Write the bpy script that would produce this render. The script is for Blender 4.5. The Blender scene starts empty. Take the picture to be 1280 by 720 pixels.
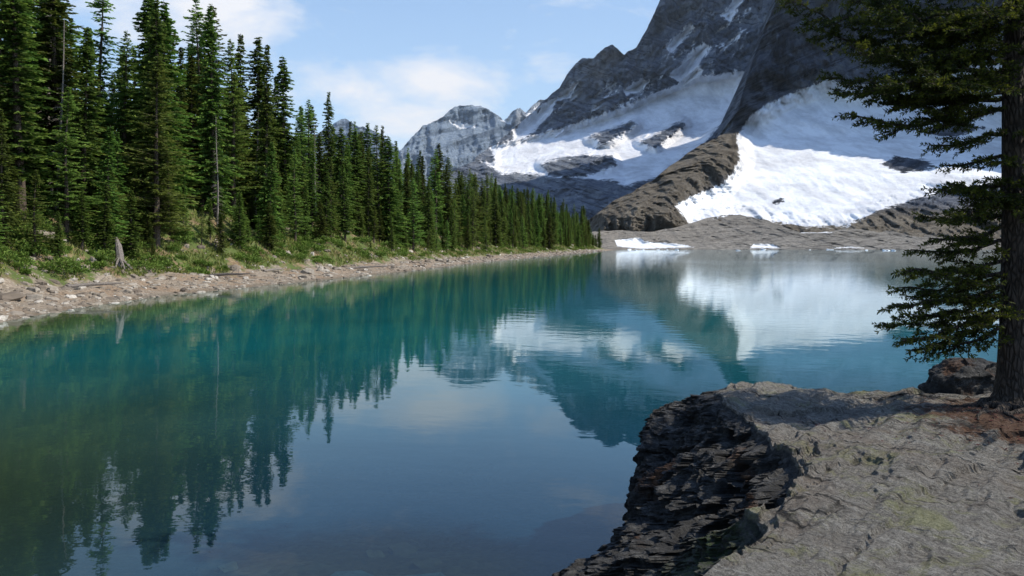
import bpy, math, numpy as np
from mathutils import Vector
rng=np.random.default_rng(7)
CZ=3.2      # eye height above the lake (m)
# ---------------------------------------------------------------- noise
_perm=np.random.default_rng(3).permutation(4096)
_perm=np.concatenate([_perm,_perm])
_g=np.random.default_rng(5).normal(size=(4096,3)); _g/=np.linalg.norm(_g,axis=1)[:,None]
def _h(i,j,k):
    return _perm[(_perm[(_perm[i&4095]+j)&4095]+k)&4095]
def perlin(p):
    p=np.asarray(p,float); i=np.floor(p).astype(np.int64); f=p-i
    u=f*f*f*(f*(f*6-15)+10); out=0
    for a in (0,1):
        for b in (0,1):
            for c in (0,1):
                g=_g[_h(i[:,0]+a,i[:,1]+b,i[:,2]+c)]
                d=(f-np.array([a,b,c]))
                w=(u[:,0] if a else 1-u[:,0])*(u[:,1] if b else 1-u[:,1])*(u[:,2] if c else 1-u[:,2])
                out=out+w*(g*d).sum(1)
    return out*1.6
def fbm(p,o=5,gain=.5,ridge=False):
    a=1;s=0;t=0
    for k in range(o):
        n=perlin(p*(2.03**k)+k*17.3)
        if ridge: n=1-2*np.abs(n)
        s=s+a*n;t+=a;a*=gain
    return s/t
def cell(p):
    p=np.asarray(p,float); i=np.floor(p).astype(np.int64)
    best=np.full(len(p),9e9); val=np.zeros(len(p))
    for a in (-1,0,1):
        for b in (-1,0,1):
            for c in (-1,0,1):
                h=_h(i[:,0]+a,i[:,1]+b,i[:,2]+c)
                q=i+np.array([a,b,c])+0.5+_g[h]*.45
                d=((q-p)**2).sum(1); m=d<best
                best[m]=d[m]; val[m]=(h[m]%997)/997.
    return val
def sstep(a,b,x):
    t=np.clip((x-a)/(b-a),0,1); return t*t*(3-2*t)
# ---------------------------------------------------------------- mesh helpers
def mesh_obj(name,verts,faces,mats,mi=None,smooth=False,attrs=None,parent=None,link=True):
    verts=np.asarray(verts,np.float32); faces=np.asarray(faces,np.int32)
    me=bpy.data.meshes.new(name); n=faces.shape[1]
    me.vertices.add(len(verts)); me.vertices.foreach_set('co',verts.ravel())
    me.loops.add(faces.size); me.loops.foreach_set('vertex_index',faces.ravel())
    me.polygons.add(len(faces)); me.polygons.foreach_set('loop_start',np.arange(0,faces.size,n,dtype=np.int32))
    try: me.polygons.foreach_set('loop_total',np.full(len(faces),n,np.int32))
    except Exception: pass
    if mi is not None: me.polygons.foreach_set('material_index',np.asarray(mi,np.int32))
    me.polygons.foreach_set('use_smooth',np.full(len(faces),smooth))
    for m in (mats if isinstance(mats,(list,tuple)) else [mats]): me.materials.append(m)
    if attrs:
        for k,v in attrs.items():
            v=np.asarray(v,np.float32)
            if v.ndim==1:
                a=me.attributes.new(k,'FLOAT','POINT'); a.data.foreach_set('value',v)
            else:
                a=me.attributes.new(k,'FLOAT_COLOR','POINT'); a.data.foreach_set('color',np.c_[v,np.ones(len(v))].astype(np.float32).ravel())
    me.update(calc_edges=True); me.validate()
    if not link: return me
    ob=bpy.data.objects.new(name,me); bpy.context.scene.collection.objects.link(ob)
    if parent: ob.parent=parent
    return ob
def gridfaces(nr,nc):
    i=np.arange(nr*nc).reshape(nr,nc)
    return np.stack([i[:-1,:-1],i[:-1,1:],i[1:,1:],i[1:,:-1]],-1).reshape(-1,4)
class Geo:
    def __init__(s): s.v=[];s.f=[];s.m=[];s.t=[];s.n=0
    def add(s,v,f,m,t=None):
        s.v.append(v); s.f.append(f+s.n); s.m.append(np.full(len(f),m)); s.n+=len(v)
        s.t.append(np.full(len(v),.5) if t is None else t)
    def blades(s,P,D,S,m=0,t=None):
        n=len(P); v=np.stack([P,P+D*.45+S,P+D,P+D*.45-S],1).reshape(-1,3)
        f=np.arange(4*n).reshape(n,4)
        s.add(v,f,m,None if t is None else np.repeat(t,4))
    def tube(s,pts,rad,k=6,m=1):
        pts=np.asarray(pts,float); n=len(pts); rad=np.asarray(rad,float)
        tg=np.gradient(pts,axis=0); tg/=np.linalg.norm(tg,axis=1)[:,None]+1e-9
        ref=np.array([0.31,.95,.05]) if abs(tg[0][2])>.7 else np.array([0,0,1.])
        a=np.cross(tg,ref); a/=np.linalg.norm(a,axis=1)[:,None]+1e-9
        b=np.cross(tg,a); th=np.linspace(0,2*np.pi,k,endpoint=False)
        v=pts[:,None]+rad[:,None,None]*(a[:,None]*np.cos(th)[None,:,None]+b[:,None]*np.sin(th)[None,:,None])
        i=np.arange(n*k).reshape(n,k); j=np.roll(i,-1,1)
        f=np.stack([i[:-1],j[:-1],j[1:],i[1:]],-1).reshape(-1,4)
        s.add(v.reshape(-1,3),f,m)
    def build(s,name,mats,**k):
        return mesh_obj(name,np.concatenate(s.v),np.concatenate(s.f),mats,mi=np.concatenate(s.m),attrs={'tint':np.concatenate(s.t)},**k)
# ---------------------------------------------------------------- node helpers
def new_mat(name):
    m=bpy.data.materials.new(name); m.use_nodes=True; nt=m.node_tree; nt.nodes.clear()
    o=nt.nodes.new('ShaderNodeOutputMaterial'); return m,nt,o
def N(nt,t,ins=None,**props):
    n=nt.nodes.new(t)
    for k,v in props.items(): setattr(n,k,v)
    if ins:
        for k,v in ins.items():
            if hasattr(v,'is_linked') or isinstance(v,bpy.types.NodeSocket): nt.links.new(v,n.inputs[k])
            else: n.inputs[k].default_value=v
    return n
def ramp(nt,fac,stops,interp='LINEAR'):
    r=nt.nodes.new('ShaderNodeValToRGB'); nt.links.new(fac,r.inputs[0]); cr=r.color_ramp; cr.interpolation=interp
    while len(cr.elements)<len(stops): cr.elements.new(.5)
    for e,(p,c) in zip(cr.elements,stops):
        e.position=p; e.color=(c,c,c,1) if isinstance(c,(int,float)) else (*c,1)
    return r.outputs[0]
def mixc(nt,f,a,b,bt='MIX'):
    n=nt.nodes.new('ShaderNodeMix'); n.data_type='RGBA'; n.blend_type=bt
    for idx,v in ((0,f),(6,a),(7,b)):
        if isinstance(v,bpy.types.NodeSocket): nt.links.new(v,n.inputs[idx])
        elif idx==0: n.inputs[0].default_value=v
        else: n.inputs[idx].default_value=(*v,1) if len(v)==3 else v
    return n.outputs[2]
def math_(nt,op,a,b=None,clamp=False):
    n=nt.nodes.new('ShaderNodeMath'); n.operation=op; n.use_clamp=clamp
    for i,v in enumerate((a,b)):
        if v is None: continue
        if isinstance(v,bpy.types.NodeSocket): nt.links.new(v,n.inputs[i])
        else: n.inputs[i].default_value=v
    return n.outputs[0]
def noise(nt,vec,scale,detail=6,rough=.55,dist=0.):
    n=N(nt,'ShaderNodeTexNoise',{'Vector':vec,'Scale':scale,'Detail':detail,'Roughness':rough,'Distortion':dist}); return n.outputs[0]
def pos(nt,scale=(1,1,1),rot=(0,0,0)):
    g=nt.nodes.new('ShaderNodeNewGeometry')
    m=nt.nodes.new('ShaderNodeMapping'); m.inputs['Scale'].default_value=scale
    v=nt.nodes.new('ShaderNodeVectorRotate'); v.rotation_type='EULER_XYZ'; v.inputs['Rotation'].default_value=rot
    nt.links.new(g.outputs['Position'],v.inputs['Vector'])
    nt.links.new(v.outputs[0],m.inputs['Vector']); return m.outputs[0]
def attr(nt,name,out='Fac'):
    return N(nt,'ShaderNodeAttribute',attribute_name=name).outputs[out]
def bump(nt,h,strength,dist,normal=None):
    ins={'Height':h,'Strength':strength,'Distance':dist}
    if normal is not None: ins['Normal']=normal
    return N(nt,'ShaderNodeBump',ins).outputs[0]
def prin(nt,o,col,rough=.9,normal=None,spec=.3):
    ins={'Base Color':col,'Roughness':rough,'Specular IOR Level':spec}
    if normal is not None: ins['Normal']=normal
    b=N(nt,'ShaderNodeBsdfPrincipled',ins); nt.links.new(b.outputs[0],o.inputs[0]); return b
# ---------------------------------------------------------------- materials
def foliage_mat(name,dark,mid,light,trans=.25):
    m,nt,o=new_mat(name)
    t=attr(nt,'tint'); oi=N(nt,'ShaderNodeObjectInfo').outputs['Random']
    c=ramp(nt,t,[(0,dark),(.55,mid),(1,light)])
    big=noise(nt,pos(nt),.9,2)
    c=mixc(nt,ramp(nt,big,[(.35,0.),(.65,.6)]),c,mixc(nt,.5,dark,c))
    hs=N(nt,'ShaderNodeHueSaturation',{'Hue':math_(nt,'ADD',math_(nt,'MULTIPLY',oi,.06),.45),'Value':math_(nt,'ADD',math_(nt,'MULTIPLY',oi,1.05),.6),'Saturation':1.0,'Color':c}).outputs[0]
    d=N(nt,'ShaderNodeBsdfPrincipled',{'Base Color':hs,'Roughness':.65,'Specular IOR Level':.2})
    tr=N(nt,'ShaderNodeBsdfTranslucent',{'Color':hs})
    mx=N(nt,'ShaderNodeMixShader',{0:trans,1:d.outputs[0],2:tr.outputs[0]})
    nt.links.new(mx.outputs[0],o.inputs[0]); return m
M_spruce=foliage_mat('spruce_needles',(.026,.050,.013),(.076,.140,.026),(.18,.265,.045),.3)
M_larch=foliage_mat('larch_needles',(.055,.10,.022),(.13,.225,.045),(.21,.32,.06),.4)
M_near=foliage_mat('fir_needles',(.022,.050,.010),(.068,.130,.018),(.16,.25,.03),.42)
M_shrub=foliage_mat('shrub_leaves',(.035,.07,.014),(.085,.155,.024),(.16,.23,.045),.3)
M_grass=foliage_mat('grass_blades',(.06,.085,.02),(.13,.16,.035),(.25,.23,.08),.3)
M_litter=foliage_mat('dead_needles',(.04,.018,.010),(.10,.045,.02),(.18,.09,.04),.1)
def bark_mat(name,a,b):
    m,nt,o=new_mat(name)
    n=noise(nt,pos(nt,(1,1,.22)),26,6,.75,.6)
    v=N(nt,'ShaderNodeTexVoronoi',{'Vector':pos(nt,(1,1,.3)),'Scale':28.},feature='DISTANCE_TO_EDGE').outputs['Distance']
    vv=ramp(nt,v,[(0.,0.),(.25,1.)])
    c=ramp(nt,math_(nt,'MULTIPLY',n,math_(nt,'ADD',math_(nt,'MULTIPLY',vv,.45),.6)),[(.2,a),(.62,b)])
    prin(nt,o,c,.95,bump(nt,math_(nt,'ADD',n,vv),.9,.025)); return m
M_bark=bark_mat('conifer_bark',(.028,.018,.012),(.17,.13,.10))
M_darkbark=bark_mat('fir_bark',(.012,.010,.008),(.10,.078,.062))
M_dead=bark_mat('weathered_wood',(.13,.11,.095),(.38,.33,.29))
def bank_mat():
    m,nt,o=new_mat('bank_ground'); P=pos(nt)
    n1=noise(nt,P,.35,6,.65); n2=noise(nt,P,3.5,7,.7); vt=N(nt,'ShaderNodeTexVoronoi',{'Vector':P,'Scale':6.5})
    vor=vt.outputs['Distance']; sc=N(nt,'ShaderNodeSeparateColor',{0:vt.outputs['Color']}).outputs[0]
    grav=mixc(nt,sc,(.15,.12,.09),(.38,.32,.255)); grav=mixc(nt,ramp(nt,n2,[(.3,0.),(.7,.6)]),grav,(.24,.185,.13))
    grav=mixc(nt,ramp(nt,n1,[(.47,0.),(.60,.6)]),grav,(.25,.165,.10))
    earth=mixc(nt,ramp(nt,n2,[(.35,0.),(.65,1.)]),(.09,.06,.035),(.28,.20,.115))
    grass=mixc(nt,n2,(.035,.06,.014),(.13,.16,.04))
    hill=mixc(nt,ramp(nt,noise(nt,P,.6,6,.65),[(.48,0.),(.60,1.)]),grass,earth)
    e=math_(nt,'ADD',attr(nt,'veg'),math_(nt,'MULTIPLY',math_(nt,'SUBTRACT',n1,.5),1.6))
    c=mixc(nt,ramp(nt,e,[(.42,0.),(.58,1.)]),grav,hill)
    c=mixc(nt,attr(nt,'wet'),c,mixc(nt,.4,c,(.04,.04,.025)))
    h=math_(nt,'ADD',math_(nt,'MULTIPLY',vor,-.6),n2)
    prin(nt,o,c,.95,bump(nt,h,.8,.10)); return m
M_bank=bank_mat()
def stone_mat():
    m,nt,o=new_mat('shore_stone'); P=pos(nt)
    n=noise(nt,P,9,6,.7); t=attr(nt,'tint')
    c=ramp(nt,t,[(0,(.12,.095,.075)),(.5,(.27,.23,.185)),(.85,(.36,.32,.27)),(1,(.56,.52,.46))])
    c=mixc(nt,ramp(nt,n,[(.35,0.),(.7,.6)]),c,(.17,.135,.10))
    prin(nt,o,c,.9,bump(nt,n,.5,.03)); return m
M_stone=stone_mat()
def rock_mat(name='gneiss_rock'):
    m,nt,o=new_mat(name); P=pos(nt); rz=(0,0,math.radians(-38))
    Pg=pos(nt,(1.0,.10,1.),rz)
    n1=noise(nt,P,1.1,8,.65); fine=noise(nt,P,30,8,.8); grain=noise(nt,Pg,13,8,.75,.3); gr2=noise(nt,Pg,60,5,.7); speck=noise(nt,P,120,3,.7)
    c=ramp(nt,grain,[(.30,(.105,.095,.085)),(.42,(.26,.24,.21)),(.58,(.38,.36,.32)),(.76,(.53,.51,.47))])
    c=mixc(nt,ramp(nt,fine,[(.42,.8),(.54,0.)]),c,(.125,.115,.10))
    c=mixc(nt,ramp(nt,gr2,[(.55,0.),(.72,.5)]),c,(.57,.55,.51))
    c=mixc(nt,ramp(nt,speck,[(.35,.7),(.47,0.)]),c,(.075,.067,.06))
    lich=noise(nt,P,2.3,8,.75,.6)
    c=mixc(nt,ramp(nt,lich,[(.53,0.),(.62,.6)]),c,mixc(nt,speck,(.17,.18,.06),(.37,.37,.17)))
    c=mixc(nt,ramp(nt,n1,[(.48,0.),(.64,.5)]),c,mixc(nt,fine,(.13,.09,.06),(.29,.215,.155)))
    wv=N(nt,'ShaderNodeTexVoronoi',{'Vector':N(nt,'ShaderNodeVectorMath',{0:pos(nt,(1.,.07,.6),rz),1:N(nt,'ShaderNodeVectorMath',{0:N(nt,'ShaderNodeTexNoise',{'Vector':P,'Scale':2.2,'Detail':5.}).outputs['Color'],1:(.35,.35,.35)},operation='MULTIPLY').outputs[0]},operation='ADD').outputs[0],'Scale':2.6},feature='DISTANCE_TO_EDGE').outputs['Distance']
    crk=ramp(nt,wv,[(0.,1.),(.014,.85),(.035,0.)]); crk=math_(nt,'MULTIPLY',crk,ramp(nt,noise(nt,P,1.1,4,.7),[(.47,0.),(.55,1.)]))
    c=mixc(nt,crk,c,(.03,.027,.024))
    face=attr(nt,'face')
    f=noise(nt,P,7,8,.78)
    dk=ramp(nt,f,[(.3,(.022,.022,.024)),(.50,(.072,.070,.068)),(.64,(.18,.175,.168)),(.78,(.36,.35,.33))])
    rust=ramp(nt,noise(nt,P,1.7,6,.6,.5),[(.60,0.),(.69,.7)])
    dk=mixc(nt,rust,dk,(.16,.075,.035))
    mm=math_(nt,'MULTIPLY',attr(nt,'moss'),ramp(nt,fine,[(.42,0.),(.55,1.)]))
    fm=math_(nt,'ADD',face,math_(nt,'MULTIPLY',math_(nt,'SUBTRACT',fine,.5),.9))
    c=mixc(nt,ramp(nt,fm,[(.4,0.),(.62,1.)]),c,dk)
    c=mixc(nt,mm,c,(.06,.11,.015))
    lt=math_(nt,'ADD',attr(nt,'litter'),math_(nt,'MULTIPLY',math_(nt,'SUBTRACT',noise(nt,P,5,8,.8),.5),1.8))
    c=mixc(nt,ramp(nt,lt,[(.45,0.),(.62,.92)]),c,mixc(nt,fine,(.06,.028,.016),(.22,.12,.07)))
    h=math_(nt,'ADD',math_(nt,'MULTIPLY',grain,1.3),math_(nt,'ADD',math_(nt,'MULTIPLY',fine,.9),math_(nt,'MULTIPLY',gr2,.6)))
    h=math_(nt,'SUBTRACT',h,math_(nt,'MULTIPLY',crk,.6))
    prin(nt,o,c,.88,bump(nt,h,1.,.075),.25); return m
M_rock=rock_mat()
def mountain_mat(name,ra,rb,rc,brown,snow_c,fs,tilt,bs_=.5,dirty=1.):
    m,nt,o=new_mat(name); P=pos(nt)
    rt_=(0,math.radians(tilt),0)
    st=noise(nt,pos(nt,(.12,.12,1.),rt_),fs*1.0,7,.75,.4); st2=noise(nt,pos(nt,(.05,.05,1.),rt_),fs*7,6,.78,.3); n=noise(nt,P,fs*1.2,9,.75); fine=noise(nt,P,fs*9,7,.8)
    gul=noise(nt,pos(nt,(1.,1.,.16),(0,math.radians(tilt*-.4),0)),fs*3.2,7,.75,.5)
    mixv=math_(nt,'ADD',math_(nt,'MULTIPLY',st,.35),math_(nt,'ADD',math_(nt,'MULTIPLY',n,.20),math_(nt,'MULTIPLY',gul,.45)))
    c=ramp(nt,mixv,[(.43,ra),(.5,rb),(.575,rc)])
    c=mixc(nt,ramp(nt,st2,[(.42,.95),(.51,0.)]),c,tuple(x*.55 for x in ra))
    c=mixc(nt,ramp(nt,fine,[(.53,0.),(.66,.6)]),c,rc)
    br=ramp(nt,math_(nt,'ADD',math_(nt,'MULTIPLY',fine,.5),math_(nt,'MULTIPLY',gul,.5)),[(.40,tuple(x*.5 for x in brown)),(.5,tuple(x*.9 for x in brown)),(.60,tuple(x*1.35 for x in brown))])
    c=mixc(nt,attr(nt,'brown'),c,br)
    s=math_(nt,'ADD',attr(nt,'snow'),math_(nt,'ADD',math_(nt,'MULTIPLY',math_(nt,'SUBTRACT',gul,.5),.8),math_(nt,'MULTIPLY',math_(nt,'SUBTRACT',fine,.5),.6)))
    sm=ramp(nt,s,[(.485,0.),(.53,1.)])
    dn=noise(nt,pos(nt,(1.,.5,.22),(0,math.radians(28),0)),fs*2.4,8,.72,.3)
    dirt=ramp(nt,dn,[(.42,0.),(.56,.4*dirty),(.72,.75*dirty)])
    sc=mixc(nt,dirt,snow_c,tuple(x*k for x,k in zip(snow_c,(.48,.47,.47))))
    c=mixc(nt,sm,c,sc)
    h=math_(nt,'ADD',math_(nt,'MULTIPLY',st,.8),math_(nt,'ADD',math_(nt,'ADD',n,gul),math_(nt,'MULTIPLY',fine,.5)))
    bs=math_(nt,'SUBTRACT',1.,math_(nt,'MULTIPLY',sm,.75))
    prin(nt,o,c,.9,bump(nt,h,bs,bs_/fs),.1); return m
# ---------------------------------------------------------------- world
sun_el=math.radians(46); sun_dir=Vector((1.0,-.12,0)).normalized()
sd=Vector((sun_dir.x*math.cos(sun_el),sun_dir.y*math.cos(sun_el),math.sin(sun_el)))
w=bpy.data.worlds.new("World"); bpy.context.scene.world=w; w.use_nodes=True; nt=w.node_tree; nt.nodes.clear()
out=nt.nodes.new('ShaderNodeOutputWorld')
sky=nt.nodes.new('ShaderNodeTexSky'); sky.sky_type='NISHITA'; sky.sun_disc=False; sky.sun_elevation=sun_el
sky.sun_rotation=math.atan2(sun_dir.x,sun_dir.y); sky.air_density=1.0; sky.dust_density=.4; sky.ozone_density=2.
tc=nt.nodes.new('ShaderNodeTexCoord'); mp=nt.nodes.new('ShaderNodeMapping'); mp.inputs['Scale'].default_value=(1,1,2.4); mp.inputs['Location'].default_value=(.35,.2,.1)
GD=tc.outputs['Generated']; nt.links.new(GD,mp.inputs[0])
cn=noise(nt,mp.outputs[0],6.0,8,.60,.2)
def blob(d,r,a=.25):
    v=Vector(d).normalized()
    s=N(nt,'ShaderNodeVectorMath',{0:GD,1:tuple(v)},operation='SUBTRACT').outputs[0]
    s=N(nt,'ShaderNodeVectorMath',{0:s,1:(1.,1.,2.4)},operation='MULTIPLY').outputs[0]
    l=N(nt,'ShaderNodeVectorMath',{0:s},operation='LENGTH').outputs['Value']
    return N(nt,'ShaderNodeMapRange',{'Value':l,'From Min':0.,'From Max':r,'To Min':a,'To Max':0.}).outputs[0]
bl=blob((-.36,1,.305),.17,.30)
for d,r,a in (((-.10,1,.205),.12,.34),((-.20,1,.19),.14,.27),((-.13,1,.15),.16,.25),((.06,1,.21),.07,.18),((-.9,.5,.5),.5,.2)):
    bl=math_(nt,'MAXIMUM',bl,blob(d,r,a))
cl=ramp(nt,math_(nt,'ADD',cn,bl),[(.56,0.),(.69,.45),(.84,.95)])
sep=N(nt,'ShaderNodeSeparateXYZ',{0:GD}).outputs[2]
hz=ramp(nt,sep,[(0.,.65),(.16,.45),(.34,.22),(.7,0.)])
base=mixc(nt,1.,sky.outputs[0],(1.16,1.29,1.42),'MULTIPLY')
col=mixc(nt,hz,base,(3.8,5.3,7.2))
col=mixc(nt,cl,col,(6.8,7.0,7.4))
bg=nt.nodes.new('ShaderNodeBackground'); bg.inputs[1].default_value=.142
nt.links.new(col,bg.inputs[0]); nt.links.new(bg.outputs[0],out.inputs[0])
sl=bpy.data.lights.new('sun','SUN'); sl.energy=5.0; sl.angle=math.radians(.5); sl.color=(1,.93,.80)
so=bpy.data.objects.new('sun',sl); so.rotation_euler=sd.to_track_quat('Z','Y').to_euler(); bpy.context.scene.collection.objects.link(so)
# thin summer haze filling the head of the valley (a real homogeneous volume)
M_H,nt,o=new_mat('air_haze')
v_=N(nt,'ShaderNodeVolumeScatter',{'Color':(.72,.86,1,1),'Density':.00005,'Anisotropy':.2}); nt.links.new(v_.outputs[0],o.inputs['Volume'])
hx=[(x,y,z) for x in (-4500,5500) for y in (560,6500) for z in (1,1400)]
mesh_obj('atmospheric_haze',hx,[[0,1,3,2],[4,6,7,5],[0,4,5,1],[2,3,7,6],[0,2,6,4],[1,5,7,3]],M_H)
# ---------------------------------------------------------------- valley floor
M_floor,nt,o=new_mat('valley_floor'); nf=noise(nt,pos(nt),.05,8,.6)
prin(nt,o,ramp(nt,nf,[(.3,(.05,.07,.05)),(.7,(.12,.12,.09))]),.95)
R=9000.
mesh_obj('ground',[(-R,-R,-4),(R,-R,-4),(R,R,-4),(-R,R,-4)],[[0,1,2,3]],M_floor)
# ---------------------------------------------------------------- shoreline
sh=np.array([(-24,-60),(-22,-20),(-21,10),(-21.3,33.3),(-22.1,41),(-21.7,49),(-20.2,59),(-17.4,73),(-13.2,94),(-5.8,145),(14.8,246),(57,457),(66,500),(66,520)],float)
def shore_x(y):
    return np.interp(y,sh[:,1],sh[:,0])+ .5*perlin(np.c_[np.asarray(y)*.11,np.asarray(y)*0,np.asarray(y)*0+3.3])
def bank_h(y,d):
    y=np.asarray(y,float); d=np.asarray(d,float)
    b=5.6+1.6*perlin(np.c_[y*.06,y*0+1.5,y*0])
    z=np.where(d<b,.15*d,.15*b+np.where(d<b+8,.70*(d-b),.70*8+.12*(d-b-8)))
    z=np.where(d<0,.22*d,z)
    z=z*(1-.22*sstep(100,200,y))*(1-.8*sstep(440,505,y))
    k=np.clip(d/8,0,1)
    z=z+k*.85*fbm(np.c_[(shore_x(y)-d)*.16,y*.16,y*0],4)+np.clip(d/3,0.1,1)*.22*fbm(np.c_[(shore_x(y)-d)*.9,y*.9,y*0+4],3)
    return z,b
ys=np.concatenate([np.linspace(-60,20,40)[:-1],np.linspace(20,110,330)[:-1],110*np.exp(np.linspace(0,math.log(520/110.),260))])
ds=np.concatenate([np.linspace(-9,-.4,12),np.linspace(-.2,20,110),np.linspace(20.6,60,36),np.array([75,100,150,250,400])])
Y,Dd=np.meshgrid(ys,ds,indexing='ij'); yf,df=Y.ravel(),Dd.ravel()
z,b=bank_h(yf,df)
z=np.where(df>60,z+ (df-60)*.02,z)
mesh_obj('forested_bank',np.c_[shore_x(yf)-df,yf+df*.05,z],gridfaces(len(ys),len(ds)),M_bank,smooth=True,
  attrs={'veg':np.clip((df-b)/5+.5,0,1),'wet':1-sstep(.1,1.3,df)})
def bank_pt(y,d):
    z,_=bank_h(y,d); return np.c_[shore_x(y)-d,y+d*.05,z]
def stones(name,P,size,rg,flat=.6,mat=M_stone):
    n=4; V=[];F=[]
    for ax in range(3):
        for sg in (-1,1):
            u=np.linspace(-1,1,n); a,b_=np.meshgrid(u,u,indexing='ij')
            c=np.zeros((n*n,3)); c[:,ax]=sg; c[:,(ax+1)%3]=a.ravel(); c[:,(ax+2)%3]=b_.ravel()*sg
            F.append(gridfaces(n,n)+len(V)*n*n); V.append(c)
    V=np.concatenate(V);F=np.concatenate(F); V/=np.linalg.norm(V,axis=1)[:,None]**.75
    k=len(P); sc=size[:,None]*np.c_[rg.uniform(.7,1.4,k),rg.uniform(.6,1.1,k),rg.uniform(.35,.8,k)*flat/.6]
    W=V[None]*sc[:,None]
    nn=perlin((V[None]*1.1+rg.uniform(0,300,(k,1,3))).reshape(-1,3)).reshape(k,-1)
    W=W*(1+.45*nn[...,None])
    a=rg.uniform(0,6.28,k); ca,sa=np.cos(a)[:,None],np.sin(a)[:,None]
    W=np.stack([W[...,0]*ca-W[...,1]*sa,W[...,0]*sa+W[...,1]*ca,W[...,2]+.25*W[...,0]*rg.uniform(-1,1,(k,1))],-1)+P[:,None]
    FF=(F[None]+np.arange(k)[:,None,None]*len(V)).reshape(-1,4)
    return mesh_obj(name,W.reshape(-1,3),FF,mat,attrs={'tint':np.repeat(rg.uniform(0,1,k),len(V))})
k=8500; yy=28*np.exp(rng.uniform(0,1,k)**1.1*math.log(420/28)); dd=rng.beta(1.3,1.9,k)*11-.6
P=bank_pt(yy,dd); sz=(.035+.26*rng.uniform(0,1,k)**5)*(1+yy*.004)
P[:,2]-=sz*.2
stones('shore_stones',P,sz,rng)
k=60; yy=rng.uniform(30,200,k); P=bank_pt(yy,rng.uniform(1,13,k)); stones('bank_boulders',P,rng.uniform(.25,.7,k),rng)
# ---------------------------------------------------------------- conifers
def conifer(rg,H,R,kind='spruce',base=.06):
    g=Geo(); nz=14; zz=np.linspace(-.8,H,nz)
    wob=np.c_[.06*np.sin(zz*.4+rg.uniform(0,6)),.06*np.sin(zz*.5+rg.uniform(0,6)),zz]
    r0=.011*H+.03; g.tube(wob,np.maximum(r0*(1-np.clip(zz/H,0,1)),.012),8,1)
    z=base*H; gap=0.29 if kind=='spruce' else .38
    while z<H-.15:
        t=z/H; prof=(1-t)**.72*(.6+.4*min(1,t/.18))
        patch=.72+.45*math.sin(z*1.7+rg.uniform(0,.8))*.5
        n=rg.integers(6,10) if kind=='spruce' else rg.integers(5,9)
        for i in range(n):
            az=rg.uniform(0,6.283); L=max(.16,R*prof*rg.uniform(.5,1.15)*(patch+.25))
            if rg.uniform()<.07: continue
            o_=np.array([math.cos(az),math.sin(az),0]); l_=np.array([-o_[1],o_[0],0])
            dr=(.14+.30*(1-t))*rg.uniform(.5,1.3) if kind=='spruce' else rg.uniform(-.2,.15)
            zb=z+rg.uniform(-.15,.15)
            m=int(L/.055)+5; f=np.linspace(.08,1,m)+rg.uniform(-.02,.02,m); rr=f*L
            zc=zb-dr*rr+.14*dr*rr**2/max(L,.3)+(.1*rr if t>.75 else 0)
            B=o_*rr[:,None]; B[:,2]=zc
            B=B+np.c_[np.interp(zc,zz,wob[:,0]),np.interp(zc,zz,wob[:,1]),np.zeros(m)]
            sg=np.where(np.arange(m)%2==0,1,-1)*rg.uniform(.6,1.1,m)
            an=np.radians(58)*(1-f**3)*sg
            ln=(.17+.40*min(L,1.8)/1.8*(1-.6*f))*rg.uniform(.7,1.2,m)
            if kind!='spruce': ln*=.85
            Dv=(o_*np.cos(an)[:,None]+l_*np.sin(an)[:,None]); Dv[:,2]+=rg.uniform(-.5,.2,m); Dv*=ln[:,None]
            S=np.cross(Dv,rg.normal(size=(m,3))*.6+np.array([0,0,1.])); S/=np.linalg.norm(S,axis=1)[:,None]+1e-9
            S*=(.055+.045*rg.uniform(0,1,m))[:,None]*(1 if kind=='spruce' else .75)
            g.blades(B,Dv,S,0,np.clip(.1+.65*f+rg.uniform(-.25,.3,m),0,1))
            if L>.5: g.tube([B[0]*0+np.array([B[0][0]*.2,B[0][1]*.2,zb]),B[m//2],B[-1]],[.022,.014,.005],3,1)
        z+=gap*rg.uniform(.7,1.25)*(1.0 if t<.8 else .7)
    return g
trees=[];
specs=[('spruce',18,2.5),('spruce',18,2.0),('spruce',18,2.9),('spruce',18,1.7),('spruce',18,2.3),('larch',18,2.8),('larch',18,2.3),('larch',18,3.1)]
for i,(kd,H,Rr) in enumerate(specs):
    g=conifer(np.random.default_rng(100+i),H,Rr,kd,base=[.05,.1,.04,.14,.06,.12,.2,.08][i])
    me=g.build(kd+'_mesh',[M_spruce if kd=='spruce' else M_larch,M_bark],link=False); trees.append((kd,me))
def snag(rg,H):
    g=Geo(); zz=np.linspace(-.5,H,12); g.tube(np.c_[.1*np.sin(zz*.3),.07*np.sin(zz*.4),zz],np.linspace(.15,.02,12),7,0)
    for i in range(110):
        z=rg.uniform(.12,.98)*H; az=rg.uniform(0,6.28); L=rg.uniform(.3,1.5)*(1.1-z/H); o_=np.array([math.cos(az),math.sin(az),0])
        p=np.array([0,0,z]); g.tube([p,p+o_*L*.5+[0,0,-.08*L],p+o_*L+[0,0,-.35*L]],[.025,.015,.005],3,0)
    return g
snag_me=snag(np.random.default_rng(55),15).build('snag_mesh',[M_dead],link=False)
forest=bpy.data.objects.new('conifer_forest',None); bpy.context.scene.collection.objects.link(forest)
def place(me,kd,p,s,sw,near,rg):
    ob=bpy.data.objects.new((kd+'_tree') if near else 'forest_tree',me); bpy.context.scene.collection.objects.link(ob)
    ob.location=p; ob.scale=(s*sw,s*sw,s); ob.rotation_euler=(rg.uniform(-.03,.03),rg.uniform(-.03,.03),rg.uniform(0,6.28))
    if not near: ob.parent=forest
rt=np.random.default_rng(21)
y=10.
cnt=0
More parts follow.
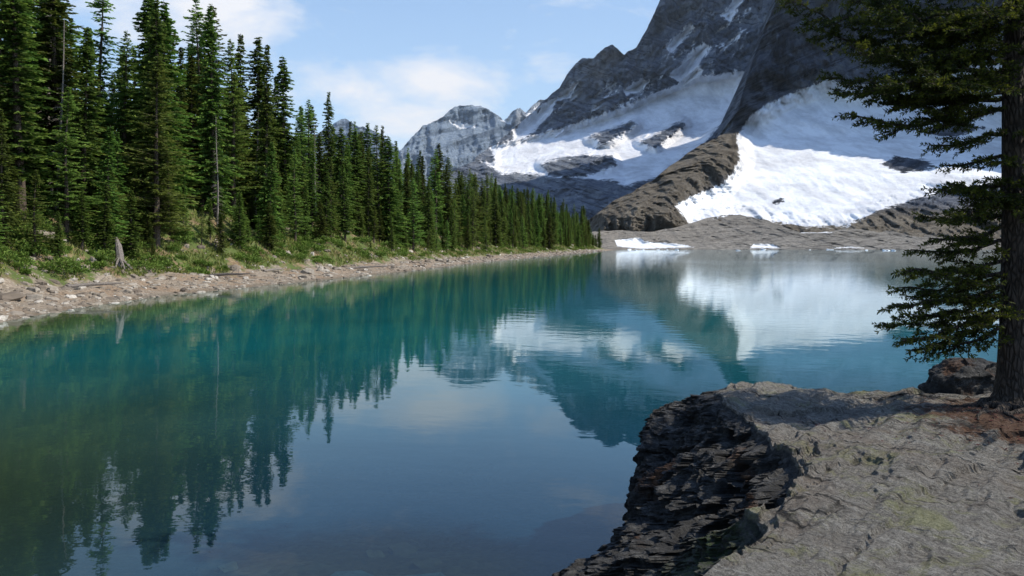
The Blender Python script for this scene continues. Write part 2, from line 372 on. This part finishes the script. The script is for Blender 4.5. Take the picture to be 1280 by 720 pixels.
while y<485:
    step=2.2+y*.006
    d=(10.2 if y<110 else 9.2)+rt.uniform(-1,1.5); row=0
    while d<36+ (12 if y<120 else 0):
        yj=y+rt.uniform(-1.3,1.3); dj=d+rt.uniform(-1.2,1.2)
        if rt.uniform()<.88:
            kd,me=trees[rt.integers(0,len(trees))] if rt.uniform()<.85 else trees[rt.integers(0,5)]
            hh=rt.uniform(.38,.80) if rt.uniform()<.66 else rt.uniform(.82,1.14)
            if row==0: hh*=rt.uniform(.35,1.0)
            hh*=1.19-.19*sstep(70,130,yj)
            p=bank_pt(np.array([yj]),np.array([dj]))[0]
            if yj>440: hh*=.85
            near=(yj<78 and yj>24 and row<2)
            place(me,kd,p,hh,rt.uniform(.9,1.5),near,rt); cnt+=1
        d+=3.0*rt.uniform(.8,1.3)+row*.3; row+=1
    y+=step
for i in range(200):
    yj=24*math.exp(rt.uniform()**1.2*math.log(430/24)); dj=rt.uniform(7.6,14)
    p=bank_pt(np.array([yj]),np.array([dj]))[0]; kd,me=trees[rt.integers(0,8)]
    s=rt.uniform(.06,.32); place(me,kd,p,s,rt.uniform(1.3,2.0),False,rt)
for yj,dj,s in ((50,19,1.4),(58,13,.95),(84,12,.8),(44,15,1.0),(104,14,.85),(66,20,1.35),(75,11,.7)):
    p=bank_pt(np.array([yj]),np.array([dj]))[0]
    ob=bpy.data.objects.new('dead_tree',snag_me); bpy.context.scene.collection.objects.link(ob); ob.location=p; ob.scale=(s,s,s); ob.rotation_euler=(.03,.02,yj)
g=Geo(); gr=Geo()
def leafball(g,P,r,n,ls,rg):
    u=rg.normal(size=(n,3)); u/=np.linalg.norm(u,axis=1)[:,None]; u[:,2]=np.abs(u[:,2])
    q=P+u*np.array([r,r,r*.75])*(rg.uniform(.45,1.05,n)**.6)[:,None]
    D=(u+rg.normal(size=(n,3))*.6)*ls; S=np.cross(D,rg.normal(size=(n,3))); S/=np.linalg.norm(S,axis=1)[:,None]; S*=ls*.35
    g.blades(q,D,S,0,np.clip(.2+.5*u[:,2]+rg.uniform(-.2,.3,n),0,1))
for i in range(1250):
    yj=23*math.exp(rt.uniform()**1.15*math.log(430/23)); dj=6.6+rt.uniform()*8
    if fbm(np.array([[yj*.12,dj*.3,5.]]),3)[0]<-.2: continue
    p=bank_pt(np.array([yj]),np.array([dj]))[0]; r=rt.uniform(.2,1.0)
    for q in range(3):
        leafball(g,p+np.array([rt.uniform(-r,r),rt.uniform(-r,r),0]),r*rt.uniform(.5,.9),50 if yj>110 else 110,.10+.0006*yj,rt)
g.build('bank_shrubs',[M_shrub])
k=80000; yj=23*np.exp(rt.uniform(0,1,k)**1.25*math.log(420/23)); dj=6.0+np.abs(rt.normal(size=k))*5
msk=fbm(np.c_[yj*.35,dj*.35,yj*0+9],3)>-.06; yj,dj=yj[msk],dj[msk]; P=bank_pt(yj,dj); k=len(P)
D=np.c_[rt.normal(size=(k,2))*.4,rt.uniform(.5,1.2,k)]*(.26+.0015*yj)[:,None]; S=np.c_[rt.normal(size=(k,2)),np.zeros(k)]*.035
gr.blades(P,D,S,0,rt.uniform(0,1,k)); gr.build('bank_grass',[M_grass])
g=Geo(); p=bank_pt(np.array([56.]),np.array([7.]))[0]
g.tube([p+[0,0,-.3],p+[0,.1,.6],p+[-.1,.1,1.3],p+[-.25,.1,1.9]],[.35,.27,.22,.06],8,0)
for i in range(9):
    a=i*.7; g.tube([p+[0,0,.5],p+[.45*math.cos(a),.45*math.sin(a),.15],p+[.9*math.cos(a),.9*math.sin(a),-.35]],[.12,.08,.03],5,0)
g.build('tree_stump',[M_dead])
for i,(yj,dj,L,a) in enumerate(((47,4.2,3.,.6),(63,4.5,4,-.4),(72,5,3,1.2),(39,5.,2.4,2.2),(90,4.,5,.3))):
    g=Geo(); p=bank_pt(np.array([float(yj)]),np.array([float(dj)]))[0]+[0,0,.12]; v=np.array([math.cos(a),math.sin(a),.05])*L
    g.tube([p,p+v*.4+[0,.08,.04],p+v*.75,p+v],[.13,.11,.08,.03],7,0)
    g.tube([p+v*.5,p+v*.6+[.2,.1,.5]],[.04,.012],4,0); g.tube([p+v*.7,p+v*.78+[-.2,.1,.4]],[.03,.01],4,0)
    g.build('driftwood_log',[M_dead])
# ---------------------------------------------------------------- mountains
def poly_sd(px,py,poly):
    poly=np.asarray(poly,float); d=np.full(px.shape,9e9); ins=np.zeros(px.shape,bool)
    for i in range(len(poly)):
        a=poly[i]; b_=poly[(i+1)%len(poly)]; e=b_-a; w0=px-a[0]; w1=py-a[1]
        t=np.clip((w0*e[0]+w1*e[1])/(e@e),0,1); d=np.minimum(d,np.hypot(w0-e[0]*t,w1-e[1]*t))
        c=((a[1]>py)!=(b_[1]>py)); 
        if abs(e[1])>1e-9: ins^=c&(px<a[0]+(py-a[1])*e[0]/e[1])
    return np.where(ins,d,-d)
# each range is surveyed from the viewpoint: bearing u, elevation v (both in thousandths of the range), distance
def survey(u,v,dist): return np.c_[(u-640)/1000*dist,dist,CZ+(306-v)/1000*dist]
def range_mesh(name,us,top,bot,nrow,dist_fn,mat,snow_fn,brown_fn,rough,freq,dip,jag=3.,flat_fn=None):
    u=us; tp=np.interp(u,*zip(*top)); bt=np.interp(u,*zip(*bot))
    jn=np.c_[u*.035,u*0+freq*999,u*0]; tp=tp+jag*fbm(jn,5,.65)*2
    T=np.linspace(0,1,nrow)
    U=np.repeat(u[:,None],nrow,1); V=bt[:,None]*(1-T)+tp[:,None]*T
    uf,vf=U.ravel(),V.ravel(); base=dist_fn(uf,vf,np.repeat(tp,nrow))
    p=survey(uf,vf,base)
    c,s=math.cos(dip),math.sin(dip)
    q=np.c_[p[:,0]*c+p[:,2]*s,p[:,1],(-p[:,0]*s+p[:,2]*c)]*freq
    nz=fbm(q*np.array([.55,.6,1.3]),7,.66,True)+1.0*fbm(np.c_[p[:,0]*freq*2.6,p[:,1]*freq*.5,p[:,2]*freq*.6],7,.66,True)
    sn=snow_fn(uf,vf); fl=(flat_fn or snow_fn)(uf,vf)
    amp=rough*(1-.82*np.clip((fl-.45)*2.2,0,1))
    P=survey(uf,vf,base*(1-amp*nz))
    last=P.reshape(len(u),nrow,3)[:,-1]; rows=[]
    for k in range(1,9):   # far slope, so the range is a closed landform
        r=last.copy(); r[:,1]+=k*base.max()*.05; r[:,2]=r[:,2]*(1-(k/8.)**1.2)-5*(k==8); rows.append(r)
    P=np.concatenate([P.reshape(len(u),nrow,3),np.stack(rows,1)],1)
    ex=lambda a:np.concatenate([a.reshape(len(u),nrow),np.repeat(a.reshape(len(u),nrow)[:,-1:],8,1)],1).ravel()
    return mesh_obj(name,P.reshape(-1,3),gridfaces(len(u),nrow+8)[:,::-1],mat,smooth=True,attrs={'snow':ex(sn),'brown':ex(brown_fn(uf,vf))})
def snow_from(polys,rocks=(),soft=26.):
    def f(u,v):
        s=np.full(u.shape,-200.)
        for p in polys: s=np.maximum(s,poly_sd(u,v,p))
        for p in rocks: s=np.minimum(s,-poly_sd(u,v,p))
        return np.clip(.5+s/soft,0,1)
    return f
M_A=mountain_mat('haze_tinted_limestone',(.24,.32,.44),(.33,.42,.54),(.43,.51,.60),(.50,.46,.44),(.8,.82,.85),.006,20,.25)  # pale blue rock tones: distance haze put into the base colour
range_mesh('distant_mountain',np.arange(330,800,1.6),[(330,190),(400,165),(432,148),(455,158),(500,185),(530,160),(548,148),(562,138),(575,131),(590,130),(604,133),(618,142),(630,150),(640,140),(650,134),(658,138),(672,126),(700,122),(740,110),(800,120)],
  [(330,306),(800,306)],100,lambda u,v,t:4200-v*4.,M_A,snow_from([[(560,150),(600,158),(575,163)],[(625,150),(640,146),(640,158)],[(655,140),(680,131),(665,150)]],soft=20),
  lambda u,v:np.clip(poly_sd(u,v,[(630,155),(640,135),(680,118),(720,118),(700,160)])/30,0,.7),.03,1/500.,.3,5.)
M_B=mountain_mat('banded_limestone',(.15,.19,.27),(.29,.335,.43),(.46,.50,.56),(.58,.50,.43),(.82,.84,.88),.012,-30,.5)  # bluish lift in these rock tones is painted haze
def distB(u,v,t):
    d=np.interp(v,[-500,-200,0,60,120,160,200,240,306],[2900,2500,2300,2220,2120,1950,1650,1350,1100])
    return d*(1-.22*(u-750)/300.)
snB=[[(618,205),(612,182),(650,172),(700,160),(760,140),(815,118),(870,95),(932,88),(920,135),(880,180),(820,222),(770,236),(640,226),(600,200)],
 [(690,128),(705,112),(722,103),(712,122)],[(778,112),(800,98),(812,100),(800,116),(782,119)],[(835,95),(862,66),(880,52),(890,58),(868,90),(850,104)],[(640,182),(640,160),(668,136),(700,118),(690,140),(668,165)],[(795,150),(840,110),(872,82),(880,88),(848,124),(815,146)],
 [(900,20),(925,-10),(935,-5),(912,30)],[(830,60),(860,30),(868,34),(842,66)]]
rkB=[[(676,206),(705,196),(765,195),(770,206),(742,218),(690,224)],[(590,226),(640,216),(770,226),(800,245),(600,260)],[(735,172),(790,152),(796,156),(760,178)],[(800,178),(850,152),(856,156),(820,184)]]
def snowB(u,v):
    s=snow_from(snB,rkB,22.)(u,v)
    c,s_=math.cos(math.radians(-38)),math.sin(math.radians(-38))
    al=u*c+v*s_; ac=-u*s_+v*c
    st=fbm(np.c_[al*.014,ac*.10,al*0+2],5,.6)
    inside=sstep(-25,30,poly_sd(u,v,[(640,170),(700,100),(770,85),(860,20),(960,-40),(960,80),(800,160)]))
    s=np.maximum(s,inside*np.clip(.37+.55*st,0,.8))
    return np.clip(s-.3*np.clip(st*-1-.05,0,1)*(v<200),0,1)
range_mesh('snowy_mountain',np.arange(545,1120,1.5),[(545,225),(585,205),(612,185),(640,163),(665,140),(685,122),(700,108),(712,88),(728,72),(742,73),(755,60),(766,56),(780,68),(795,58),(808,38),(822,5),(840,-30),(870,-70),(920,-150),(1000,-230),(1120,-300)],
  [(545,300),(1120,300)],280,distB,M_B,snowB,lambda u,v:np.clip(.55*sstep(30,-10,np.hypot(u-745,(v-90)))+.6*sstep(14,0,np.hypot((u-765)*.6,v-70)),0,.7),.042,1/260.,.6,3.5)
M_C=mountain_mat('dark_limestone',(.10,.12,.165),(.22,.25,.315),(.38,.41,.46),(.34,.30,.245),(.84,.86,.89),.018,24,.55)  # rock greys tinted blue, some distance haze painted in
topC=[(735,275),(765,252),(790,240),(820,223),(850,198),(875,182),(900,170),(914,163),(925,130),(936,88),(950,50),(965,15),(985,-50),(1020,-150),(1100,-300),(1300,-420),(1700,-450)]
def distC(u,v,t):
    d=np.interp(v,[-460,-300,-100,0,60,100,130,170,220,260,300],[1700,1460,1330,1250,1200,1170,1120,1040,860,760,690])
    d=d*(1-.20*(u-950)/600.)
    d=d+ 30*np.exp(-np.clip(v-t,0,400)/22.)*(u<1000)
    d=d-210*sstep(1200,1310,u)*sstep(140,50,v)         # spur added to the shape to throw shade on the upper glacier
    r=poly_sd(u,v,[(912,160),(935,175),(915,215),(860,248),(850,290),(740,300),(740,262),(800,232),(870,182)])
    return d-60*sstep(-14,26,r)
snC=[[(920,172),(940,142),(975,122),(1012,108),(1035,98),(1060,108),(1110,100),(1160,90),(1225,82),(1400,60),(1550,60),(1500,190),(1300,235),(1192,234),(1150,248),(1100,262),(1060,282),(1010,284),(960,276),(915,268),(862,281),(843,258),(868,244),(905,228),(925,200)]]
rkC=[[(1100,206),(1118,196),(1158,200),(1172,210),(1130,216)],[(964,252),(976,248),(980,252),(968,255)],[(1160,165),(1200,153),(1230,160),(1190,172)]]
range_mesh('cliff_mountain',np.concatenate([np.arange(735,1300,1.5),np.arange(1300,1700,6.)]),topC,[(735,300),(1700,300)],360,distC,M_C,
  snow_from(snC,rkC,20.),
  lambda u,v:np.clip(sstep(-12,10,poly_sd(u,v,[(905,160),(935,170),(922,215),(862,250),(850,300),(735,310),(735,240),(810,215),(880,170)]))+sstep(250,275,v),0,1),.05,1/150.,-.4,2.5,flat_fn=snow_from(snC,(),50.))
M_D=mountain_mat('moraine_gravel',(.17,.16,.145),(.25,.235,.21),(.33,.31,.28),(.31,.275,.23),(.82,.84,.86),.13,5,.22)
range_mesh('moraine_hill',np.arange(560,1700,2.),[(560,296),(740,290),(775,288),(815,289),(850,283),(885,272),(925,268),(960,276),(1000,290),(1040,290),(1075,280),(1110,265),(1150,250),(1200,236),(1300,220),(1700,190)],
  [(560,312.5),(1700,312.5)],90,lambda u,v,t:540+(312.5-v)*4.5,M_D,
  snow_from([[(772,308),(768,300),(800,297),(806,302),(850,305),(868,309),(800,311)],[(938,310),(942,305),(965,305),(975,310)],[(1000,291),(1012,284),(1042,287),(1040,291)],[(1040,310),(1060,308),(1080,310)]],soft=9.),
  lambda u,v:sstep(1000,760,u)*.6,.02,1/60.,.2,1.6)
# ---------------------------------------------------------------- lake
def sp(a,b_,c,n):
    t=np.linspace(math.asinh((a-c)/6.),math.asinh((b_-c)/6.),n); return c+6*np.sinh(t)
xs=sp(-60,900,-3,170); yw=sp(-40,575,6,170)
X,Yw=np.meshgrid(xs,yw,indexing='ij'); x,yv=X.ravel(),Yw.ravel()
ds_=x-shore_x(yv)
ndist=np.hypot(x-1,yv)
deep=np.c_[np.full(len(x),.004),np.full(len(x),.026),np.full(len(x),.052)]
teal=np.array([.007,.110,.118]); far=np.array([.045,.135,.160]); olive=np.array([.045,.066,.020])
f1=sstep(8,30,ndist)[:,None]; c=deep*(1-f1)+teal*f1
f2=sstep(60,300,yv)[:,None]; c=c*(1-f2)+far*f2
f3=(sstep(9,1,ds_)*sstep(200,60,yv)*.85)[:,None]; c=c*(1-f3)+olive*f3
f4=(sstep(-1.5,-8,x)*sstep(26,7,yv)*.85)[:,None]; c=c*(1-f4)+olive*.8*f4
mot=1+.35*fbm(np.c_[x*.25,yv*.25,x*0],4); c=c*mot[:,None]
shl=np.clip(sstep(4,0,ds_)*.75+sstep(1.9,.8,np.hypot((x+1.3)*.9,yv-7.8))*.6+sstep(9,4,np.hypot(x+3,(yv-6)))*.22,0,.85)
M_W,nt,o=new_mat('lake_surface')
g_=nt.nodes.new('ShaderNodeNewGeometry').outputs['Position']
w1=noise(nt,pos(nt,(1,1.6,1),(0,0,.2)),.9,3,.5,.3); w2=noise(nt,pos(nt,(1,1.4,1),(0,0,-.3)),4.5,3,.55)
patch=ramp(nt,noise(nt,pos(nt,(1,.6,1)),.035,4,.6,.5),[(.42,.2),(.62,1.)])
sy=N(nt,'ShaderNodeSeparateXYZ',{0:g_}).outputs[1]
far_=N(nt,'ShaderNodeMapRange',{'Value':sy,'From Min':8.,'From Max':140.,'To Min':.2,'To Max':1.}).outputs[0]
h=math_(nt,'ADD',math_(nt,'MULTIPLY',w1,.8),math_(nt,'MULTIPLY',math_(nt,'MULTIPLY',w2,.22),patch))
bn=bump(nt,h,math_(nt,'MULTIPLY',far_,.5),.03)
fr=N(nt,'ShaderNodeFresnel',{'IOR':1.333,'Normal':bn}).outputs[0]
gl=N(nt,'ShaderNodeBsdfGlossy',{'Color':(.90,.97,1,1),'Roughness':math_(nt,'MULTIPLY',patch,.035),'Normal':bn}).outputs[0]
df_=N(nt,'ShaderNodeBsdfDiffuse',{'Color':attr(nt,'wcol','Color')}).outputs[0]
tr=N(nt,'ShaderNodeBsdfTransparent',{'Color':(.58,.78,.68,1)}).outputs[0]
body=N(nt,'ShaderNodeMixShader',{0:attr(nt,'shallow'),1:df_,2:tr}).outputs[0]
mx=N(nt,'ShaderNodeMixShader',{0:fr,1:body,2:gl}).outputs[0]; nt.links.new(mx,o.inputs[0])
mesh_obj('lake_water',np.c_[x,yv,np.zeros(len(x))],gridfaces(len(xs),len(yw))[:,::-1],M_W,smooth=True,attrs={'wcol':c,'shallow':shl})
xb,yb=np.meshgrid(np.linspace(-26,12,130),np.linspace(-10,26,110),indexing='ij'); xb,yb=xb.ravel(),yb.ravel()
zb=-.55-.14*np.clip(np.hypot(xb,yb-1)-5,0,30)+.22*fbm(np.c_[xb*.4,yb*.4,xb*0],4)
mesh_obj('lake_bed',np.c_[xb,yb,np.maximum(zb,-3.5)],gridfaces(130,110),M_bank,smooth=True,attrs={'veg':np.zeros(len(xb)),'wet':np.ones(len(xb))*.6})
k=900; P=np.c_[rng.uniform(-14,1,k),rng.uniform(3,22,k),np.full(k,-.8)]
P[:,2]=-.6-.14*np.clip(np.hypot(P[:,0],P[:,1]-1)-5,0,30); stones('submerged_stones',P,.06+.22*rng.uniform(0,1,k)**4,rng)
stones('submerged_slab',np.array([[-1.40,7.75,-.32],[-.7,7.2,-.45]]),np.array([.75,.4]),np.random.default_rng(2),.35,bpy.data.materials['shore_stone'])
k=16; P=np.c_[rng.uniform(70,215,k),rng.uniform(430,525,k),np.full(k,.05)]
M_ice,nt,o=new_mat('ice'); prin(nt,o,ramp(nt,noise(nt,pos(nt),.8),[(.3,(.62,.68,.72)),(.7,(.85,.87,.9))]),.6)
stones('ice_floes',P,rng.uniform(.6,2.0,k),rng,.3,M_ice)
# ---------------------------------------------------------------- foreground outcrop
Tp=np.array([(8.6,8.1),(6.4,8.4),(4.6,8.6),(3.3,8.95),(2.55,9.25),(2.2,8.9),(2.15,7.6),(2.12,6.8),(2.1,6.1),(2.0,5.5),(1.80,5.05),(1.42,4.75),(1.33,4.35),(1.0,3.86),(.4,3.0),(-.5,1.9),(-1.5,0),(-2,-3),(-2.2,-6)],float)
Mp=np.array([(8.7,8.8,.9),(6.5,9.1,.9),(4.6,9.3,.9),(3.2,9.6,.9),(2.1,9.75,1.0),(1.78,9.1,1.4),(1.62,8.5,1.2),(1.45,7.9,.98),(1.28,7.4,.82),(1.12,7.1,.7),(.92,6.8,.62),(.7,6.5,.55),(.5,6.1,.5),(.2,5.4,.5),(-.2,3.9,.6),(-1.1,2.4,.6),(-2.1,0.1,.6),(-2.6,-3,.6),(-2.8,-6,.6)],float)
Bp=np.array([(8.8,9.5),(6.6,9.8),(4.6,10),(3.1,10.3),(1.8,10.2),(1.5,9.7),(1.4,9.2),(1.2,8.8),(1.0,8.5),(.75,8.25),(.5,8.05),(.25,7.7),(.0,7.1),(-.4,6.0),(-.9,4.5),(-1.8,2.8),(-2.8,.2),(-3.3,-3),(-3.5,-6)],float)
seg=np.r_[0,np.cumsum(np.linalg.norm(np.diff(Tp,axis=0),axis=1))]; L=seg[-1]
s_=np.concatenate([np.linspace(0,seg[3],90)[:-1],np.linspace(seg[3],seg[13],460)[:-1],np.linspace(seg[13],L,90)])
ip=lambda A:np.stack([np.interp(s_,seg,A[:,i]) for i in range(A.shape[1])],1)
T_,M_,B_=ip(Tp),ip(Mp),ip(Bp)
jn=lambda o2,fq:fbm(np.c_[s_*fq,s_*0+o2,s_*0],5,.65)
T_=T_+np.c_[jn(1,1.1),jn(5,1.1)]*.24
u_=s_/L; I_=np.c_[np.full(len(s_),9.2),7.9-13.9*u_**1.0]
TOP=1.6; nt_,nc_=250,150
rows=[]; face=[]
tt=np.linspace(1,0,nt_)**1.5
for t in tt:
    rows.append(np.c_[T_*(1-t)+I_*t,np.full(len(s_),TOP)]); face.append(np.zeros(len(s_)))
for k in range(1,nc_+1):
    v=k/nc_
    if v<.55:
        a=v/.55; e=a**1.25
        xy=T_*(1-e)+M_[:,:2]*e; zz=TOP*(1-a**.8)+M_[:,2]*a**.8
    else:
        a=(v-.55)/.45; xy=M_[:,:2]*(1-a)+B_*a; zz=M_[:,2]*(1-a)+(-.4)*a
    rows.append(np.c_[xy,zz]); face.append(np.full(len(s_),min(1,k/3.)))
G_=np.stack(rows,0); Fc=np.stack(face,0)
sh_=G_.shape[:2]; g2=G_.reshape(-1,3); fc=Fc.ravel()
ca,sa=math.cos(math.radians(-38)),math.sin(math.radians(-38))
al=g2[:,0]*sa*-1+g2[:,1]*ca; ac=g2[:,0]*ca+g2[:,1]*sa
q=np.c_[ac*2.2,al*.45,g2[:,2]]
wob=fbm(g2*1.3+3,4)*.5
rel=.14*fbm(g2*.55+7,4)+.085*fbm(q,7,.62,True)+.06*(cell(np.c_[ac*2.2+wob,al*.55+wob,g2[:,2]*.1])-.5)+.025*(cell(np.c_[ac*7+wob,al*1.6,g2[:,2]*.1])-.5)
far_drop=-.12*sstep(8.1,9.2,g2[:,1])+.16*np.exp(-((g2[:,0]-2.6)**2+(g2[:,1]-8.9)**2)/.5)
g3=g2.copy()
g3[:,2]+=rel*np.where(fc<.5,1,.8)+far_drop*(1-fc*.4)
wb=fbm(g2*2.1,4)*.9
lay=np.c_[(g2[:,0]*.9+g2[:,2]*.5)*2.6+wb,(g2[:,1])*2.0+wb,(g2[:,2]*.8-g2[:,0]*.5)*1.7+wb*.5]
ck=cell(lay)-.5; ck2=cell(lay*2.3+9)-.5; ck3=cell(lay*5.2+3)-.5
fr_=.46*ck+.24*ck2+.12*ck3+.30*fbm(g2*1.8,7,.62,True)
vv=np.concatenate([np.zeros(nt_),np.linspace(0,1,nc_)]).repeat(sh_[1]); am=sstep(0,.08,vv)
outd=np.array([-.90,-.42,0.15]); g3+=outd[None]*(fr_*am)[:,None]*.62
litter=np.exp(-(((g2[:,0]-4.8)/1.2)**2+((g2[:,1]-7.0)/1.3)**2))*1.1*(1-fc)
mossa=np.exp(-((g3[:,0]-1.15)**2+(g3[:,1]-4.9)**2)/.12)*fc*.7
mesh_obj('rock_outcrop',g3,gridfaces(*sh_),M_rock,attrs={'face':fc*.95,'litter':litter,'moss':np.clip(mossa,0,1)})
def top_z(x,y):
    i=np.argmin((g3[:nt_*sh_[1],0]-x)**2+(g3[:nt_*sh_[1],1]-y)**2); return g3[i,2]
def boulder(name,c,r,seed,mat):
    n=60; u=np.linspace(0,2*np.pi,2*n); v=np.linspace(0,np.pi,n); U,V=np.meshgrid(u,v,indexing='ij')
    p=np.c_[(np.sin(V)*np.cos(U)).ravel(),(np.sin(V)*np.sin(U)).ravel(),np.cos(V).ravel()]
    p=np.sign(p)*np.abs(p)**.8
    d=1+.30*fbm(p*1.2+seed,6,.6)+.16*(cell(p*1.6+seed)-.5)
    q=p*d[:,None]*np.array(r)+np.array(c)
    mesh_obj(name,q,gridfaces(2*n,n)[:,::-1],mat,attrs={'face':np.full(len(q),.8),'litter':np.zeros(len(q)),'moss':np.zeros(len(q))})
boulder('boulder',(5.05,8.9,1.62),(.42,.35,.30),3.1,M_rock)
boulder('boulder',(5.9,8.8,1.6),(.5,.4,.35),8.1,M_rock)
# ---------------------------------------------------------------- near fir tree
rg=np.random.default_rng(91); g=Geo()
bx,by=4.76,7.6; bz=top_z(bx,by)
hz_=np.array([-.25,-.02,.12,.35,.8,1.4,2.2,3.2,4.4,5.6,7.0,8.2]); rad=np.array([.30,.24,.175,.15,.138,.128,.115,.10,.082,.06,.03,.008])
tx=bx+.03*np.sin(hz_*1.3)+.01*hz_; g.tube(np.c_[tx,by+.02*np.sin(hz_),bz+hz_],rad,14,1)
NB=[[],[],[],[]]
def twig(b0,d,tl):
    m=max(6,int(tl/.0068)); f=rg.uniform(0.02,1,m)
    e=b0+d*tl; e=e+np.array([0,0,-.06*tl])
    p=b0+(e-b0)*f[:,None]
    r=rg.normal(size=(m,3)); r-=d*(r@d)[:,None]; r/=np.linalg.norm(r,axis=1)[:,None]
    D=(r*.8+d*.65)*rg.uniform(.026,.046,m)[:,None]; S=np.cross(D,rg.normal(size=(m,3))); S/=np.linalg.norm(S,axis=1)[:,None]; S*=.0068
    NB[0].append(p);NB[1].append(D);NB[2].append(S);NB[3].append(np.clip(rg.uniform(0,.85)+rg.uniform(-.25,.25,m)+.2*f-.05,0,1))
    g.tube([b0,e],[.004,.0015],3,1)
def near_limb(A,E,sag,thick,dens=1.):
    A=np.array(A,float);E=np.array(E,float); L=np.linalg.norm(E-A); n=max(5,int(L/.12)); t=np.linspace(0,1,n)
    C=A+(E-A)*t[:,None]; C[:,2]+=-sag*np.sin(t*np.pi)*L+.02*rg.normal(size=n)*L; C[:,1]+=.03*np.sin(t*7+rg.uniform(0,6))*L
    g.tube(C,thick*(1-.85*t)+.003,5,1)
    ax=(E-A)/L; lat=np.cross(ax,[0,0,1.]); lat/=np.linalg.norm(lat)
    k=int(L/.034*dens)
    for i in range(k):
        f=(i+rg.uniform(0,1))/k
        if f<.12 : continue
        sgn=1 if i%2 else -1
        b0=np.array([np.interp(f,t,C[:,j]) for j in range(3)])
        tl=(.12+.40*min(L,1.6)/1.6*(1-f)**.7)*rg.uniform(.55,1.15)
        an=math.radians(rg.uniform(30,65)); d=ax*math.cos(an)+lat*math.sin(an)*sgn+np.array([0,0,rg.uniform(-.35,.3)]); d/=np.linalg.norm(d)
        twig(b0,d,tl)
        if tl>.2:
            for q in range(int(tl/.07)):
                ff=rg.uniform(.25,.9); d2=d*.7+np.cross(d,[0,0,1])*rg.choice([-1,1])*.8+np.array([0,0,rg.uniform(-.3,.3)]); d2/=np.linalg.norm(d2)
                twig(b0+d*tl*ff,d2,tl*rg.uniform(.25,.5))
    twig(C[-2],ax,.22)
def wpt(u,v,dist): return survey(np.array([u],float),np.array([v],float),dist)[0]
limbs=[(35,982,8,7.3,.04),(20,1030,-10,7.9,.05),(70,1005,38,7.8,.03),(75,1060,55,7.2,.04),(105,1032,92,7.4,.06),(118,1050,112,7.9,.05),(130,1060,140,7.5,.08),(95,1110,100,7.0,.05),(140,1120,128,8.0,.05),(60,1120,20,8.2,.04),(90,1090,70,7.6,.05),(50,1090,0,7.5,.05),(110,1080,115,7.7,.06),
 (165,1165,180,7.4,.04),(190,1178,208,7.8,.04),(225,1165,238,7.5,.05),(240,1178,268,7.2,.05),(265,1150,268,8.0,.05),(280,1165,300,7.5,.05),(300,1140,312,7.6,.06),(320,1128,338,7.3,.06),(335,1118,362,7.8,.06),(350,1112,385,7.4,.06),(362,1104,404,7.7,.06),(375,1125,425,7.3,.07),(385,1140,440,7.8,.06),(395,1170,442,7.5,.06),(330,1180,370,8.1,.06),(360,1190,410,8.2,.05),(250,1200,230,8.1,.05)]
for v0,u,v,dist,sg in limbs:
    z0=CZ+(306-v0)/1000*7.6; near_limb((bx+.02,by,z0),wpt(u,v,dist),sg,.020)
for i in range(50):   # the rest of the crown, all round the trunk
    z0=bz+rg.uniform(.95,7.4); az=rg.uniform(-1.9,1.9)
    if z0-bz<1.8 and abs(az)>1.1: az*=.5
    Lr=(1.35*(1-(z0-bz)/8.6)+.25)*rg.uniform(.6,1.1)
    near_limb((bx,by,z0),(bx+math.cos(az)*Lr,by+math.sin(az)*Lr,z0-rg.uniform(.05,.35)*Lr),.05,.018,.8)
for i in range(26):   # short shoots in front of the upper trunk
    z0=bz+rg.uniform(1.9,6.2); az=rg.uniform(3.3,5.2); Lr=rg.uniform(.45,.95)
    near_limb((bx,by,z0),(bx+math.cos(az)*Lr,by+math.sin(az)*Lr,z0-.1*Lr),.05,.014,.9)
for i in range(14):
    z0=bz+rg.uniform(4.2,7.6); az=rg.uniform(1.9,4.4); Lr=1.5*(1-(z0-bz)/9)
    near_limb((bx,by,z0),(bx+math.cos(az)*Lr,by+math.sin(az)*Lr,z0-.1),.05,.018,.9)
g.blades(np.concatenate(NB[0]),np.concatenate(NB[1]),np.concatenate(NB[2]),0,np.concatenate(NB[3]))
for dx,dy,L in ((-.9,-.5,1),( -.5,-.9,1.1),(-.95,.05,.8),(.1,-1,1.),(-.75,-.75,1.3),(.6,-.8,.9)):
    pts=[]
    for f in np.linspace(0.05,1,12):
        x0=bx+dx*f*L*.75+.07*math.sin(f*9+dx*5); y0=by+dy*f*L*.75+.08*math.sin(f*7+dy*4)
        pts.append((x0,y0,top_z(x0,y0)+.03*(1-f)))
    g.tube(pts,.05*(1-np.linspace(0,1,12))**1.1+.008,7,1)
g.build('fir_tree',[M_near,M_darkbark])
lg=Geo(); k=5000; px_=np.clip(rg.normal(4.3,.85,k),2.6,8); py_=rg.normal(7.0,.7,k)
ok=(py_<8.3); px_,py_=px_[ok],py_[ok]; k=1800
pz=np.array([top_z(a,b2) for a,b2 in zip(px_[:k],py_[:k])])
P=np.c_[px_[:k],py_[:k],pz+.006]; D=np.c_[rg.normal(size=(k,2)),rg.uniform(-.1,.25,k)]*.022; S=np.cross(D,[0,0,1.])*.15
lg.blades(P,D,S,0,rg.uniform(0,1,k)); lg.build('needle_litter',[M_litter])
# ---------------------------------------------------------------- camera
cam=bpy.data.cameras.new('camera'); cam.sensor_width=36; cam.lens=28.125; cam.shift_y=-54/1280; cam.clip_end=20000; cam.clip_start=.05
co=bpy.data.objects.new('camera',cam); co.location=(0,0,CZ); co.rotation_euler=(math.pi/2,0,0); bpy.context.scene.collection.objects.link(co)
bpy.context.scene.camera=co
sc=bpy.context.scene; sc.view_settings.view_transform='Standard'; sc.view_settings.look='None'; sc.view_settings.exposure=0
